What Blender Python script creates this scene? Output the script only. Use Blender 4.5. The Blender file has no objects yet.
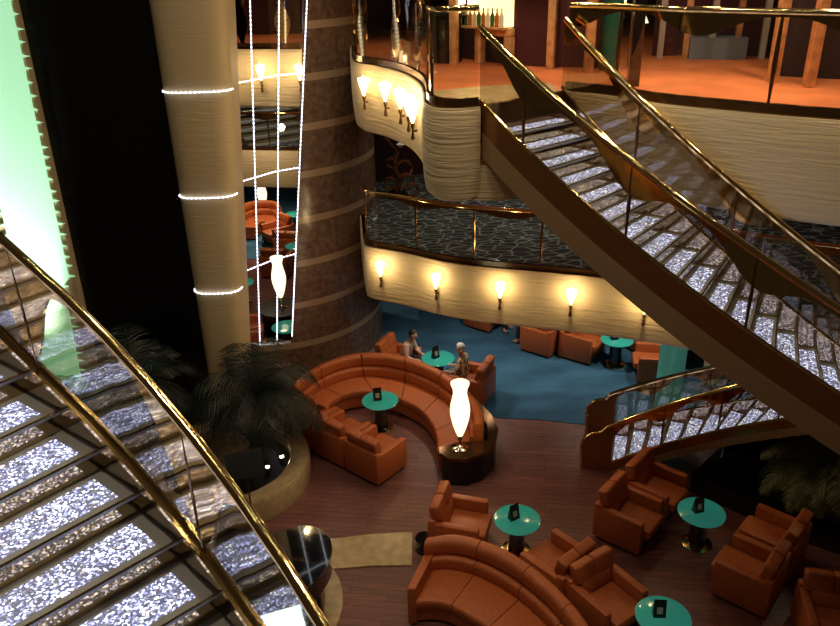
import bpy, bmesh, math, random
from mathutils import Vector, Matrix
random.seed(7)
PI = math.pi
C = bpy.context.scene.collection
R = math.radians

# ------------------------------------------------------------------ camera
H = 8.05; FP = 770.0; PIT = R(25.2); ROL = R(1.4)
_c, _s = math.cos(ROL), math.sin(ROL)
def ray(x, y):
    u, v = x - 420, y - 313
    a = u*_c - v*_s; b = u*_s + v*_c
    return (a, FP*math.cos(PIT) - b*math.sin(PIT), -(FP*math.sin(PIT) + b*math.cos(PIT)))
def at(x, y, z):
    r = ray(x, y); t = (z - H)/r[2]
    return Vector((r[0]*t, r[1]*t, z))
def atY(x, y, Y):
    r = ray(x, y); t = Y/r[1]
    return Vector((r[0]*t, Y, H + r[2]*t))
cd = bpy.data.cameras.new('camera'); cam = bpy.data.objects.new('camera', cd); C.objects.link(cam)
D0 = Vector((0, -math.sin(PIT), -math.cos(PIT))); R0 = Vector((1, 0, 0)); F0 = Vector((0, math.cos(PIT), -math.sin(PIT)))
right = R0*_c + D0*_s; up = -(D0*_c - R0*_s)
m = Matrix((right, up, -F0)).transposed().to_4x4(); m.translation = (0, 0, H)
cam.matrix_world = m
cd.sensor_width = 36; cd.lens = 36*FP/840; cd.clip_start = .05; cd.clip_end = 200
bpy.context.scene.camera = cam

# ------------------------------------------------------------------ materials
M = {}
def nm(name):
    m = bpy.data.materials.new(name); m.use_nodes = True
    n = m.node_tree.nodes; l = m.node_tree.links
    b = n['Principled BSDF']
    M[name] = m
    return m, n, l, b
def simple(name, col, rough=.5, metal=0, emit=None, es=1, coat=0, spec=.5, noise=0, nscale=30, bump=0):
    m, n, l, b = nm(name)
    b.inputs['Base Color'].default_value = (*col, 1); b.inputs['Roughness'].default_value = rough
    b.inputs['Metallic'].default_value = metal; b.inputs['Coat Weight'].default_value = coat
    b.inputs['Specular IOR Level'].default_value = spec
    if emit:
        b.inputs['Emission Color'].default_value = (*emit, 1); b.inputs['Emission Strength'].default_value = es
    if noise or bump:
        tc = n.new('ShaderNodeTexCoord'); no = n.new('ShaderNodeTexNoise'); no.inputs['Scale'].default_value = nscale
        no.inputs['Detail'].default_value = 4
        l.new(tc.outputs['Object'], no.inputs['Vector'])
        if noise:
            cr = n.new('ShaderNodeValToRGB')
            cr.color_ramp.elements[0].position = .3; cr.color_ramp.elements[1].position = .7
            cr.color_ramp.elements[0].color = (*[c*(1-noise) for c in col], 1)
            cr.color_ramp.elements[1].color = (*[min(1, c*(1+noise)) for c in col], 1)
            l.new(no.outputs['Fac'], cr.inputs['Fac']); l.new(cr.outputs['Color'], b.inputs['Base Color'])
        if bump:
            bp = n.new('ShaderNodeBump'); bp.inputs['Strength'].default_value = bump; bp.inputs['Distance'].default_value = .01
            l.new(no.outputs['Fac'], bp.inputs['Height']); l.new(bp.outputs['Normal'], b.inputs['Normal'])
    return m
simple('leather', (.47, .122, .034), .5, noise=.12, nscale=22, bump=.15)
simple('black', (.008, .008, .009), .25)
simple('black_matte', (.012, .011, .011), .8)
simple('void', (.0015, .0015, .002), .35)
simple('gloss_black', (.006, .006, .008), .06, coat=1)
simple('brass', (.86, .62, .27), .11, 1)
simple('brass_plate', (.62, .43, .18), .07, 1)
simple('mirror_bronze', (.5, .40, .31), .06, 1)
simple('brass_dark', (.20, .105, .045), .16, .85)
simple('chrome', (.8, .75, .68), .1, 1)
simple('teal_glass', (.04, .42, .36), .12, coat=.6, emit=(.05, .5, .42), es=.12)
simple('teal_pillar', (.10, .46, .36), .15, coat=.6, emit=(.12, .45, .34), es=.16)  # faint emission added to brighten the pillar under the deck
simple('teal_dark', (.01, .10, .07), .3)
simple('stringer', (.30, .13, .045), .16, .6)
simple('soffit', (.30, .19, .095), .5)
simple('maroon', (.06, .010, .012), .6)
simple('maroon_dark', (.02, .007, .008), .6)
simple('marble_frame', (.6, .33, .14), .3, noise=.35, nscale=8)
simple('marble_beige', (.48, .36, .2), .25, noise=.18, nscale=7)
simple('pink_marble', (.5, .3, .2), .15, noise=.2, nscale=5)
simple('orange_carpet', (.55, .15, .045), .75, noise=.18, nscale=2.5)
simple('skin', (.62, .36, .25), .5)
simple('hair_dark', (.012, .009, .008), .55)
simple('hair_white', (.9, .88, .84), .6, bump=.5, nscale=60)
simple('shirt_pink', (.75, .5, .42), .7)
simple('trousers', (.02, .022, .03), .8)
simple('trousers_grey', (.22, .22, .23), .8)
simple('shoe', (.3, .2, .14), .5)
simple('palm_dark', (.007, .013, .006), .55, noise=.4, nscale=12)
simple('palm_pale', (.17, .2, .08), .5, noise=.4, nscale=12)
simple('trunk', (.08, .055, .03), .9, bump=1, nscale=40)
simple('bead', (1, 1, 1), .4, emit=(.80, .85, 1), es=3)
simple('lamp_glass', (.5, .42, .3), .4, emit=(1, .86, .56), es=1.35)
simple('flame', (1, .9, .6), .4, emit=(1, .76, .36), es=6)
simple('bulb', (1, .9, .7), .4, emit=(1, .82, .6), es=30)
simple('screen', (.8, 1, 1), .3, emit=(.65, .95, 1), es=3)
simple('card', (.006, .006, .006), .4)
simple('card_print', (.5, .47, .42), .5)
simple('bronze', (.35, .17, .1), .25, .9)
simple('white_petal', (.8, .75, .75), .4)
simple('shade_white', (.8, .85, .75), .4, emit=(.8, .95, .75), es=.6)
simple('shelf_glow', (1, .8, .4), .5, emit=(1, .72, .32), es=1.6)
simple('bottle_green', (.05, .12, .04), .1)
simple('bottle_amber', (.4, .15, .03), .1)
simple('bottle_clear', (.7, .65, .5), .1)
simple('soil', (.01, .008, .007), .9)
simple('bluegrey', (.2, .25, .32), .5)

def glass(name, tint=(1, 1, 1), refl=1.0, ior=1.5):
    m = bpy.data.materials.new(name); m.use_nodes = True; M[name] = m
    n = m.node_tree.nodes; l = m.node_tree.links; n.clear()
    o = n.new('ShaderNodeOutputMaterial'); mx = n.new('ShaderNodeMixShader'); t = n.new('ShaderNodeBsdfTransparent')
    g = n.new('ShaderNodeBsdfGlossy'); g.inputs['Roughness'].default_value = 0.01
    t.inputs['Color'].default_value = (*tint, 1); g.inputs['Color'].default_value = (refl, refl, refl, 1)
    lw = n.new('ShaderNodeLayerWeight'); lw.inputs['Blend'].default_value = .5
    p5 = n.new('ShaderNodeMath'); p5.operation = 'POWER'; p5.inputs[1].default_value = 4; l.new(lw.outputs['Facing'], p5.inputs[0])
    f0 = ((ior-1)/(ior+1))**2
    ma = n.new('ShaderNodeMath'); ma.operation = 'MULTIPLY_ADD'; ma.inputs[1].default_value = .75 if ior > 1.6 else .12; ma.inputs[2].default_value = f0; l.new(p5.outputs[0], ma.inputs[0])
    l.new(ma.outputs[0], mx.inputs[0]); l.new(t.outputs[0], mx.inputs[1]); l.new(g.outputs[0], mx.inputs[2]); l.new(mx.outputs[0], o.inputs[0])
glass('glass', (.96, .96, .92)); glass('glass_stair', (.8, .78, .72), 1.0, 1.75)

def sheen_carpet():
    m, n, l, b = nm('blue_carpet')
    tc = n.new('ShaderNodeTexCoord'); no = n.new('ShaderNodeTexNoise'); no.inputs['Scale'].default_value = .9; no.inputs['Detail'].default_value = 3
    no2 = n.new('ShaderNodeTexNoise'); no2.inputs['Scale'].default_value = 60
    mp = n.new('ShaderNodeMapping'); mp.inputs['Scale'].default_value = (1, 2.2, 1)
    l.new(tc.outputs['Object'], mp.inputs[0]); l.new(mp.outputs[0], no.inputs['Vector']); l.new(tc.outputs['Object'], no2.inputs['Vector'])
    cr = n.new('ShaderNodeValToRGB'); cr.color_ramp.elements[0].color = (.022, .085, .175, 1); cr.color_ramp.elements[1].color = (.055, .185, .34, 1)
    cr.color_ramp.elements[0].position = .3; cr.color_ramp.elements[1].position = .7
    l.new(no.outputs['Fac'], cr.inputs[0]); l.new(cr.outputs[0], b.inputs['Base Color']); b.inputs['Roughness'].default_value = .9
    bp = n.new('ShaderNodeBump'); bp.inputs['Strength'].default_value = .3; l.new(no2.outputs['Fac'], bp.inputs['Height']); l.new(bp.outputs[0], b.inputs['Normal'])
sheen_carpet()
def wood():
    m, n, l, b = nm('wood_floor')
    tc = n.new('ShaderNodeTexCoord'); mp = n.new('ShaderNodeMapping'); mp.inputs['Rotation'].default_value = (0, 0, R(8))
    br = n.new('ShaderNodeTexBrick'); br.inputs['Scale'].default_value = 1; br.inputs['Mortar Size'].default_value = .004
    br.inputs['Brick Width'].default_value = 1.1; br.inputs['Row Height'].default_value = .11
    br.inputs['Color1'].default_value = (.165, .066, .060, 1); br.inputs['Color2'].default_value = (.24, .097, .087, 1); br.inputs['Mortar'].default_value = (.07, .025, .02, 1)
    l.new(tc.outputs['Object'], mp.inputs[0]); l.new(mp.outputs[0], br.inputs['Vector'])
    mp2 = n.new('ShaderNodeMapping'); mp2.inputs['Scale'].default_value = (2, 30, 1); mp2.inputs['Rotation'].default_value = (0, 0, R(8))
    no = n.new('ShaderNodeTexNoise'); no.inputs['Scale'].default_value = 1.2; no.inputs['Detail'].default_value = 5
    l.new(tc.outputs['Object'], mp2.inputs[0]); l.new(mp2.outputs[0], no.inputs['Vector'])
    mx = n.new('ShaderNodeMix'); mx.data_type = 'RGBA'; mx.blend_type = 'MULTIPLY'; mx.inputs[0].default_value = .8
    cr = n.new('ShaderNodeValToRGB'); cr.color_ramp.elements[0].position = .3; cr.color_ramp.elements[1].position = .7
    cr.color_ramp.elements[0].color = (.55, .55, .55, 1); cr.color_ramp.elements[1].color = (1.2, 1.15, 1.15, 1)
    l.new(no.outputs['Fac'], cr.inputs[0]); l.new(br.outputs['Color'], mx.inputs[6]); l.new(cr.outputs[0], mx.inputs[7]); l.new(mx.outputs[2], b.inputs['Base Color'])
    b.inputs['Roughness'].default_value = .42
wood()
def crackle():
    m, n, l, b = nm('crackle_carpet')
    tc = n.new('ShaderNodeTexCoord'); mp = n.new('ShaderNodeMapping'); mp.inputs['Scale'].default_value = (1, 2.0, 1); mp.inputs['Rotation'].default_value = (0, 0, R(-25))
    vo = n.new('ShaderNodeTexVoronoi'); vo.feature = 'DISTANCE_TO_EDGE'; vo.inputs['Scale'].default_value = 3.4
    l.new(tc.outputs['Object'], mp.inputs[0]); l.new(mp.outputs[0], vo.inputs['Vector'])
    cr = n.new('ShaderNodeValToRGB'); cr.color_ramp.elements[0].color = (.30, .36, .36, 1); cr.color_ramp.elements[1].color = (.012, .02, .03, 1)
    cr.color_ramp.elements[0].position = .02; cr.color_ramp.elements[1].position = .07
    l.new(vo.outputs['Distance'], cr.inputs[0]); l.new(cr.outputs[0], b.inputs['Base Color']); b.inputs['Roughness'].default_value = .9
crackle()
def ripple(name, col, scale=(1.2, 1.2, 9), strength=.8):
    m, n, l, b = nm(name)
    tc = n.new('ShaderNodeTexCoord'); mp = n.new('ShaderNodeMapping'); mp.inputs['Scale'].default_value = scale
    no = n.new('ShaderNodeTexNoise'); no.inputs['Scale'].default_value = 2.2; no.inputs['Detail'].default_value = 2.5; no.inputs['Distortion'].default_value = .6
    l.new(tc.outputs['Object'], mp.inputs[0]); l.new(mp.outputs[0], no.inputs['Vector'])
    bp = n.new('ShaderNodeBump'); bp.inputs['Strength'].default_value = strength; bp.inputs['Distance'].default_value = .05
    l.new(no.outputs['Fac'], bp.inputs['Height']); l.new(bp.outputs[0], b.inputs['Normal'])
    b.inputs['Base Color'].default_value = (*col, 1); b.inputs['Roughness'].default_value = .5
ripple('cream', (.70, .56, .33), (.8, .8, 13), .45); ripple('cream_col', (.58, .45, .26), (1, 1, 14), .22)
def glitter():
    m, n, l, b = nm('glitter')
    tc = n.new('ShaderNodeTexCoord'); vo = n.new('ShaderNodeTexVoronoi'); vo.inputs['Scale'].default_value = 72
    l.new(tc.outputs['Object'], vo.inputs['Vector'])
    hs = n.new('ShaderNodeSeparateColor'); l.new(vo.outputs['Color'], hs.inputs[0])
    pw = n.new('ShaderNodeMath'); pw.operation = 'POWER'; pw.inputs[1].default_value = 4.5; l.new(hs.outputs[0], pw.inputs[0])
    mu = n.new('ShaderNodeMath'); mu.operation = 'MULTIPLY_ADD'; mu.inputs[1].default_value = 4.2; mu.inputs[2].default_value = .12; l.new(pw.outputs[0], mu.inputs[0])
    cr = n.new('ShaderNodeValToRGB'); e = cr.color_ramp.elements
    e[0].color = (.35, .38, .85, 1); e[1].color = (.95, .95, 1, 1); e.new(.5).color = (.5, .56, .95, 1); e.new(.93).color = (.85, .9, .95, 1); e.new(.97).color = (1, .7, .6, 1)
    l.new(hs.outputs[1], cr.inputs[0]); l.new(cr.outputs[0], b.inputs['Emission Color']); l.new(mu.outputs[0], b.inputs['Emission Strength'])
    b.inputs['Base Color'].default_value = (.25, .26, .4, 1); b.inputs['Roughness'].default_value = .2
glitter()
simple('tread', (.40, .42, .44), .3, coat=.3)
simple('riser_glass', (.34, .27, .17), .15, .6, noise=.9, nscale=45, bump=1)
simple('riser', (.5, .39, .23), .08, 1)
simple('nosing', (.85, .68, .38), .2, 1)
def tower_mat():
    m, n, l, b = nm('tower_marble')
    tc = n.new('ShaderNodeTexCoord'); sp = n.new('ShaderNodeSeparateXYZ'); l.new(tc.outputs['Object'], sp.inputs[0])
    a = n.new('ShaderNodeMath'); a.operation = 'SUBTRACT'; a.inputs[1].default_value = .91 - .06; l.new(sp.outputs[2], a.inputs[0])
    mo = n.new('ShaderNodeMath'); mo.operation = 'FLOORED_MODULO'; mo.inputs[1].default_value = .86; l.new(a.outputs[0], mo.inputs[0])
    lt = n.new('ShaderNodeMath'); lt.operation = 'LESS_THAN'; lt.inputs[1].default_value = .13; l.new(mo.outputs[0], lt.inputs[0])
    no = n.new('ShaderNodeTexNoise'); no.inputs['Scale'].default_value = 9; no.inputs['Detail'].default_value = 8; l.new(tc.outputs['Object'], no.inputs['Vector'])
    cr = n.new('ShaderNodeValToRGB'); cr.color_ramp.elements[0].position = .35; cr.color_ramp.elements[1].position = .7
    cr.color_ramp.elements[0].color = (.12, .065, .04, 1); cr.color_ramp.elements[1].color = (.22, .135, .09, 1)
    l.new(no.outputs['Fac'], cr.inputs[0])
    mx = n.new('ShaderNodeMix'); mx.data_type = 'RGBA'; l.new(lt.outputs[0], mx.inputs[0]); l.new(cr.outputs[0], mx.inputs[6]); mx.inputs[7].default_value = (.38, .26, .16, 1)
    l.new(mx.outputs[2], b.inputs['Base Color']); b.inputs['Roughness'].default_value = .22
tower_mat()
def floral():
    m, n, l, b = nm('floral')
    tc = n.new('ShaderNodeTexCoord'); vo = n.new('ShaderNodeTexNoise'); vo.inputs['Scale'].default_value = 16
    l.new(tc.outputs['Object'], vo.inputs['Vector'])
    cr = n.new('ShaderNodeValToRGB'); cr.color_ramp.elements[0].position = .45; cr.color_ramp.elements[1].position = .55
    cr.color_ramp.elements[0].color = (.12, .09, .05, 1); cr.color_ramp.elements[1].color = (.8, .72, .52, 1)
    l.new(vo.outputs['Fac'], cr.inputs[0]); l.new(cr.outputs[0], b.inputs['Base Color']); b.inputs['Roughness'].default_value = .8
floral()
simple('green_wash_glow', (.8, 1, .85), .5, emit=(.28, .80, .42), es=.6)  # emission stands in for green light washing the fluted wall

# ------------------------------------------------------------------ mesh helpers
class MB:
    def __init__(s): s.v = []; s.f = []
    def add(s, vs, fs):
        o = len(s.v); s.v += [Vector(v) for v in vs]; s.f += [[i+o for i in f] for f in fs]; return s
    def box(s, lo, hi, mat=None, bev=0, seg=2):
        bm = bmesh.new(); bmesh.ops.create_cube(bm, size=1)
        for v in bm.verts: v.co = Vector([lo[i] + (v.co[i]+.5)*(hi[i]-lo[i]) for i in range(3)])
        if bev: bmesh.ops.bevel(bm, geom=bm.edges[:], offset=bev, segments=seg, profile=.5, affect='EDGES')
        bm.verts.index_update()
        s.add([(mat @ v.co if mat else v.co) for v in bm.verts], [[v.index for v in f.verts] for f in bm.faces]); bm.free(); return s
    def lathe(s, prof, c=(0, 0, 0), n=24, closed=True):
        vs = []; fs = []; k = len(prof)
        for i in range(n):
            a = 2*PI*i/n
            for r, z in prof: vs.append((c[0]+r*math.cos(a), c[1]+r*math.sin(a), c[2]+z))
        for i in range(n):
            j = (i+1) % n
            for q in range(k-1): fs.append([i*k+q, j*k+q, j*k+q+1, i*k+q+1])
        fs.append([i*k for i in range(n)][::-1]); fs.append([i*k+k-1 for i in range(n)])
        return s.add(vs, fs)
    def tube(s, pts, r, n=8, rad=None):
        pts = [Vector(p) for p in pts]; vs = []; fs = []
        for i, p in enumerate(pts):
            t = (pts[min(i+1, len(pts)-1)] - pts[max(i-1, 0)]).normalized()
            u = t.cross(Vector((0, 0, 1)))
            if u.length < .05: u = t.cross(Vector((1, 0, 0)))
            u.normalize(); w = u.cross(t)
            rr = rad[i] if rad else r
            for k in range(n):
                a = 2*PI*k/n; vs.append(p + u*rr*math.cos(a) + w*rr*math.sin(a))
        for i in range(len(pts)-1):
            for k in range(n):
                fs.append([i*n+k, i*n+(k+1) % n, (i+1)*n+(k+1) % n, (i+1)*n+k])
        fs.append(list(range(n))[::-1]); fs.append([(len(pts)-1)*n+k for k in range(n)])
        return s.add(vs, fs)
    def prism(s, poly, z0, z1):
        n = len(poly)
        vs = [(p[0], p[1], z0) for p in poly] + [(p[0], p[1], z1) for p in poly]
        return s.add(vs, [list(range(n))[::-1], [n+i for i in range(n)]] + [[i, (i+1) % n, n+(i+1) % n, n+i] for i in range(n)])
    def strip(s, rows):
        """closed loft through rows of equal-length closed loops; capped."""
        k = len(rows[0]); vs = [p for r in rows for p in r]; fs = []
        for i in range(len(rows)-1):
            for j in range(k): fs.append([i*k+j, (i+1)*k+j, (i+1)*k+(j+1) % k, i*k+(j+1) % k])
        fs.append(list(range(k))); fs.append([(len(rows)-1)*k+j for j in range(k)][::-1])
        return s.add(vs, fs)
    def build(s, name, mat, parent=None, smooth=False, kind=None, origin=None):
        me = bpy.data.meshes.new(name)
        if origin is None and parent is None and not kind:
            xs = [v.x for v in s.v]; ys = [v.y for v in s.v]; zs = [v.z for v in s.v]
            origin = Vector(((min(xs)+max(xs))/2, (min(ys)+max(ys))/2, min(zs)))
        og = Vector(origin) if origin is not None else Vector((0, 0, 0))
        me.from_pydata([v-og for v in s.v], [], s.f); me.update()
        bm = bmesh.new(); bm.from_mesh(me); bmesh.ops.recalc_face_normals(bm, faces=bm.faces); bm.to_mesh(me); bm.free()
        if smooth:
            for p in me.polygons: p.use_smooth = True
            try: me.set_sharp_from_angle(angle=R(40))
            except Exception: pass
        me.materials.append(M[mat])
        o = bpy.data.objects.new(name, me); C.objects.link(o)
        o.location = og
        if parent: o.parent = parent
        if kind: o['kind'] = kind
        return o
def box(name, lo, hi, mat, parent=None, bev=0, kind=None, m=None):
    return MB().box(lo, hi, m, bev).build(name, mat, parent, smooth=bev > 0, kind=kind)
def tag(o, label, cat, group=None):
    o['label'] = label; o['category'] = cat
    if group: o['group'] = group
    return o
def thing(name, loc, rz, label, cat, group=None):
    o = bpy.data.objects.new(name, None); C.objects.link(o); o.location = loc; o.rotation_euler = (0, 0, rz)
    o.empty_display_size = .1
    return tag(o, label, cat, group)
def children(o): return [c for c in bpy.data.objects if c.parent == o]
def copy_tree(o, parent=None):
    c = o.copy(); C.objects.link(c); c.parent = parent
    for ch in children(o): copy_tree(ch, c)
    return c
def dup(root, loc, rz, label, group=None):
    c = copy_tree(root); c.location = loc; c.rotation_euler = (0, 0, rz); c['label'] = label
    if group: c['group'] = group
    elif 'group' in c: del c['group']
    return c
def catmull(P, n=8):
    P = [Vector(p) for p in P]; out = []
    Q = [2*P[0]-P[1]] + P + [2*P[-1]-P[-2]]
    for i in range(1, len(Q)-2):
        for k in range(n):
            t = k/n; a, b, c, d = Q[i-1], Q[i], Q[i+1], Q[i+2]
            out.append(.5*((2*b) + (c-a)*t + (2*a-5*b+4*c-d)*t*t + (3*b-a-3*c+d)*t**3))
    out.append(P[-1]); return out
def resample(P, n):
    L = [0]
    for a, b in zip(P, P[1:]): L.append(L[-1]+(b-a).length)
    out = []; j = 0
    for i in range(n+1):
        s = L[-1]*i/n
        while j < len(L)-2 and L[j+1] < s: j += 1
        t = (s-L[j])/max(1e-9, L[j+1]-L[j]); out.append(P[j].lerp(P[j+1], min(1, t)))
    return out
def V2(p, z=0): return Vector((p[0], p[1], z))
def normal2(P, i):
    t = P[min(i+1, len(P)-1)] - P[max(i-1, 0)]; t.z = 0; t.normalize()
    return Vector((-t.y, t.x, 0))
def wall_strip(name, pts, z0, z1, th, mat, parent=None, kind=None, prof=None, smooth=True):
    """vertical strip along plan polyline pts; prof = [(offset outward (right of travel), z)...] closed loop"""
    pts = [V2(p) for p in pts]
    prof = prof or [(0, z0), (0, z1), (-th, z1), (-th, z0)]
    rows = []
    for i, p in enumerate(pts):
        n = -normal2(pts, i)
        rows.append([p + n*o + Vector((0, 0, z)) for o, z in prof])
    return MB().strip(rows).build(name, mat, parent, smooth=smooth, kind=kind)
def rrect(x0, x1, z0, z1, r, n=3):
    out = []
    for cx, cz, a0 in ((x1-r, z1-r, 0), (x0+r, z1-r, 90), (x0+r, z0+r, 180), (x1-r, z0+r, 270)):
        for k in range(n+1):
            a = R(a0 + 90*k/n); out.append((cx+r*math.cos(a), cz+r*math.sin(a)))
    return out

# ------------------------------------------------------------------ setting : floors
MB().prism([(-22, -2), (22, -2), (22, 34), (-22, 34)], -.2, 0).build('floor', 'wood_floor', kind='structure')
car = catmull([(-1.5, 17.5), (-1.0, 14.2), (-.3, 13.55), (.5, 12.9), (1.28, 12.39), (2.21, 12.24), (3.02, 12.05), (5.2, 11.7), (8, 11.4), (14, 11)], 5)
car = [(p.x, p.y) for p in [Vector((*q, 0)) if len(q) == 2 else q for q in car]]
MB().prism(car + [(14, 33), (-21, 33), (-21, 21.4), (-6, 21.2), (-3.5, 20.9)], 0, .012).build('floor_carpet', 'blue_carpet', kind='structure')
# stage ring and marble path
ring = []
SC = Vector((-2.45, 7.8, 0))
n = 64
mb = MB(); vs = []; fs = []
for i in range(n):
    a = 2*PI*i/n
    for r, z in ((1.3, 0), (1.3, .03), (1.06, .03), (1.06, 0)): vs.append((SC.x+r*math.cos(a), SC.y+r*math.sin(a), z))
for i in range(n):
    j = (i+1) % n
    for q in range(4): fs.append([i*4+q, j*4+q, j*4+(q+1) % 4, i*4+(q+1) % 4])
mb.add(vs, fs).build('trim_1', 'marble_beige', kind='structure', smooth=True)
MB().prism([(-1.62, 8.82), (-1.45, 9.11), (-.8, 9.2), (-.2, 9.22), (-.21, 8.52), (-.8, 8.53), (-1.39, 8.48)], 0, .02).build('trim_2', 'marble_beige', kind='structure')
# planter ring
PC = Vector((-3.3, 10.7, 0))
vs = []; fs = []; n = 64
mb = MB()
for i in range(n):
    a = 2*PI*i/n
    for r, z in ((1.38, 0), (1.38, .36), (1.35, .4), (1.08, .4), (1.05, .37), (1.05, 0)): vs.append((PC.x+r*math.cos(a), PC.y+r*math.sin(a), z))
for i in range(n):
    j = (i+1) % n
    for q in range(6): fs.append([i*6+q, j*6+q, j*6+(q+1) % 6, i*6+(q+1) % 6])
pl = thing('planter', (0, 0, 0), 0, 'round raised planter with a polished beige marble rim beside the piano', 'planter')
mb.add(vs, fs).build('rim', 'marble_beige', pl, smooth=True)
MB().lathe([(1.04, .12), (1.04, .2), (0, .2)], PC, 48).build('basin', 'black', pl)
MB().lathe([(.66, .2), (.66, .34), (.6, .36), (0, .36)], (PC.x-.35, PC.y+.3, 0), 40).build('plinth', 'pink_marble', pl, smooth=True)

# ------------------------------------------------------------------ decks
upperL = catmull([(-1.14, 14.9), (-.99, 13.1), (-.86, 12.45), (-.5, 11.95), (-.14, 11.2), (.07, 10.3), (.12, 9.5), (.12, 8.9), (.22, 8.55), (.45, 8.45), (.70, 8.52)], 6)
A0 = Vector((.72, 8.60, 0)); 
upperR = catmull([(1.78, 9.42), (2.2, 9.05), (2.66, 8.44), (3.2, 7.98), (4.1, 7.34), (5.4, 6.85), (7.5, 6.6), (9, 6.4)], 6)
upperF = catmull([(-9, 15.6), (-6, 15.4), (-3.9, 14.95), (-2.6, 14.6), (-1.6, 14.5)], 5)
slab = [(p.x, p.y) for p in upperF] + [(p.x, p.y) for p in upperL] + [(1.74, 9.38)] + [(p.x, p.y) for p in upperR] + [(9, 18), (-9, 18)]
MB().prism(slab, 5.9, 6.5).build('floor_upper_deck', 'orange_carpet', kind='structure')
bulge = [(-.05, -1.05), (.01, -1.0), (.03, -.85), (.04, -.6), (.04, -.3), (.04, -.06), (.02, 0), (-.1, 0), (-.1, -1.05)]
bulge_s = [(o, z) for o, z in bulge]
wall_strip('wall_upper_fascia_left', upperL, 0, 0, 0, 'cream', kind='structure', prof=[(o, 6.5+z) for o, z in bulge])
wall_strip('wall_upper_fascia_front', catmull([(.62, 8.52, 0), (.9, 8.5, 0), (1.3, 8.62, 0), (1.6, 8.95, 0), (1.72, 9.4, 0)], 5), 5.45, 5.85, .1, 'cream', kind='structure')
MB().prism([(.70, 8.66), (1.72, 9.42), (1.72, 9.6), (.6, 9.6)], 5.45, 5.9).build('wall_stair_head', 'cream', kind='structure')
wall_strip('wall_upper_fascia_right', upperR, 0, 0, 0, 'cream', kind='structure', prof=[(o, 6.5+z) for o, z in bulge])
wall_strip('wall_upper_fascia_far', upperF, 0, 0, 0, 'cream', kind='structure', prof=[(o, 6.5+z) for o, z in bulge])
midE = catmull([(-1.14, 14.9), (-1.0, 13.4), (-.88, 13.06), (-.33, 12.75), (.53, 12.18), (1.33, 11.87), (2.16, 11.62), (3.12, 11.29), (4.2, 10.8), (5.2, 10.15), (6.0, 9.75), (8, 9.2), (11, 8.7)], 6)
MB().prism([(p.x, p.y) for p in midE] + [(11, 20), (-1.3, 20)], 2.7, 3.25).build('floor_middle_deck', 'crackle_carpet', kind='structure')
wall_strip('wall_middle_fascia', midE, 0, 0, 0, 'cream', kind='structure', prof=[(o, 3.25+z) for o, z in bulge])
midF = [(-12, 21.6), (-6, 21.1), (-3, 20.6), (-1.25, 20.4)]
MB().prism(midF + [(-1.25, 26), (-12, 26)], 2.7, 3.25).build('floor_far_middle_deck', 'crackle_carpet', kind='structure')
wall_strip('wall_far_middle_fascia', midF, 0, 0, 0, 'cream', kind='structure', prof=[(o, 3.25+z) for o, z in bulge])
MB().prism([(.2, 8.62), (.70, 8.62), (1.72, 9.38), (1.72, 10.0), (.9, 9.9), (.2, 9.6)], 6.5, 6.506).build('trim_3', 'marble_beige', kind='structure')
wall_strip('trim_4', [(.72, 8.52), (1.80, 9.34)], 6.1, 6.51, .06, 'brass_dark', kind='structure')
# dark skirting lip along upper edge (brass shoe of the balustrade)
# back walls
def wallpoly(name, pts, z0, z1, mat, th=.15):
    return wall_strip(name, pts, z0, z1, th, mat, kind='structure', smooth=False)
wallpoly('wall_lower_back', [(-22, 30), (22, 30)], 0, 3, 'black_matte')
wallpoly('wall_middle_back', [(-.9, 17.6), (.9, 18.2), (3, 18.6), (11, 18.6)], 3.25, 5.9, 'maroon')
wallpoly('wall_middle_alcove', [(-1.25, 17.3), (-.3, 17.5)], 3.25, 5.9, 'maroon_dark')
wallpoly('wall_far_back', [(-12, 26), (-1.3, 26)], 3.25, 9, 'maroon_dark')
wallpoly('wall_upper_back', [(-9, 17.5), (9, 17.5)], 6.5, 9.6, 'maroon')
wallpoly('wall_upper_bar', [(.55, 13.0), (1.42, 11.75), (1.95, 11.45), (2.75, 11.2), (2.95, 13.2), (3.1, 15.5)], 6.5, 9.6, 'maroon')
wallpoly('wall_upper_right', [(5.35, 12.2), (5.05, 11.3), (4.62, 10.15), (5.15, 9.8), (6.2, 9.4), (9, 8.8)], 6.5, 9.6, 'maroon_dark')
MB().prism([(-9, 10), (9, 10), (9, 18), (-9, 18)], 9.6, 9.7).build('ceiling', 'black_matte', kind='structure')
# low dark planter bed by right seating, dark wall under the flight
bed = thing('planter_bed', (0, 0, 0), 0, 'low black glossy planter bed under the curved flight', 'planter')
MB().prism([(4.3, 10.05), (5.55, 8.85), (6.6, 8.1), (9, 7.4), (10, 10.3), (5.0, 10.75)], 0, .34).build('bed_wall', 'gloss_black', bed)
MB().prism([(4.55, 10.1), (5.7, 9.02), (6.7, 8.3), (9, 7.7), (9.8, 10.2), (5.1, 10.6)], .34, .37).build('soil', 'soil', bed)
wallpoly('wall_dark_screen', [(5.2, 11.0), (7.0, 10.6), (10.2, 10.4)], 0, 2.2, 'void')

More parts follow.
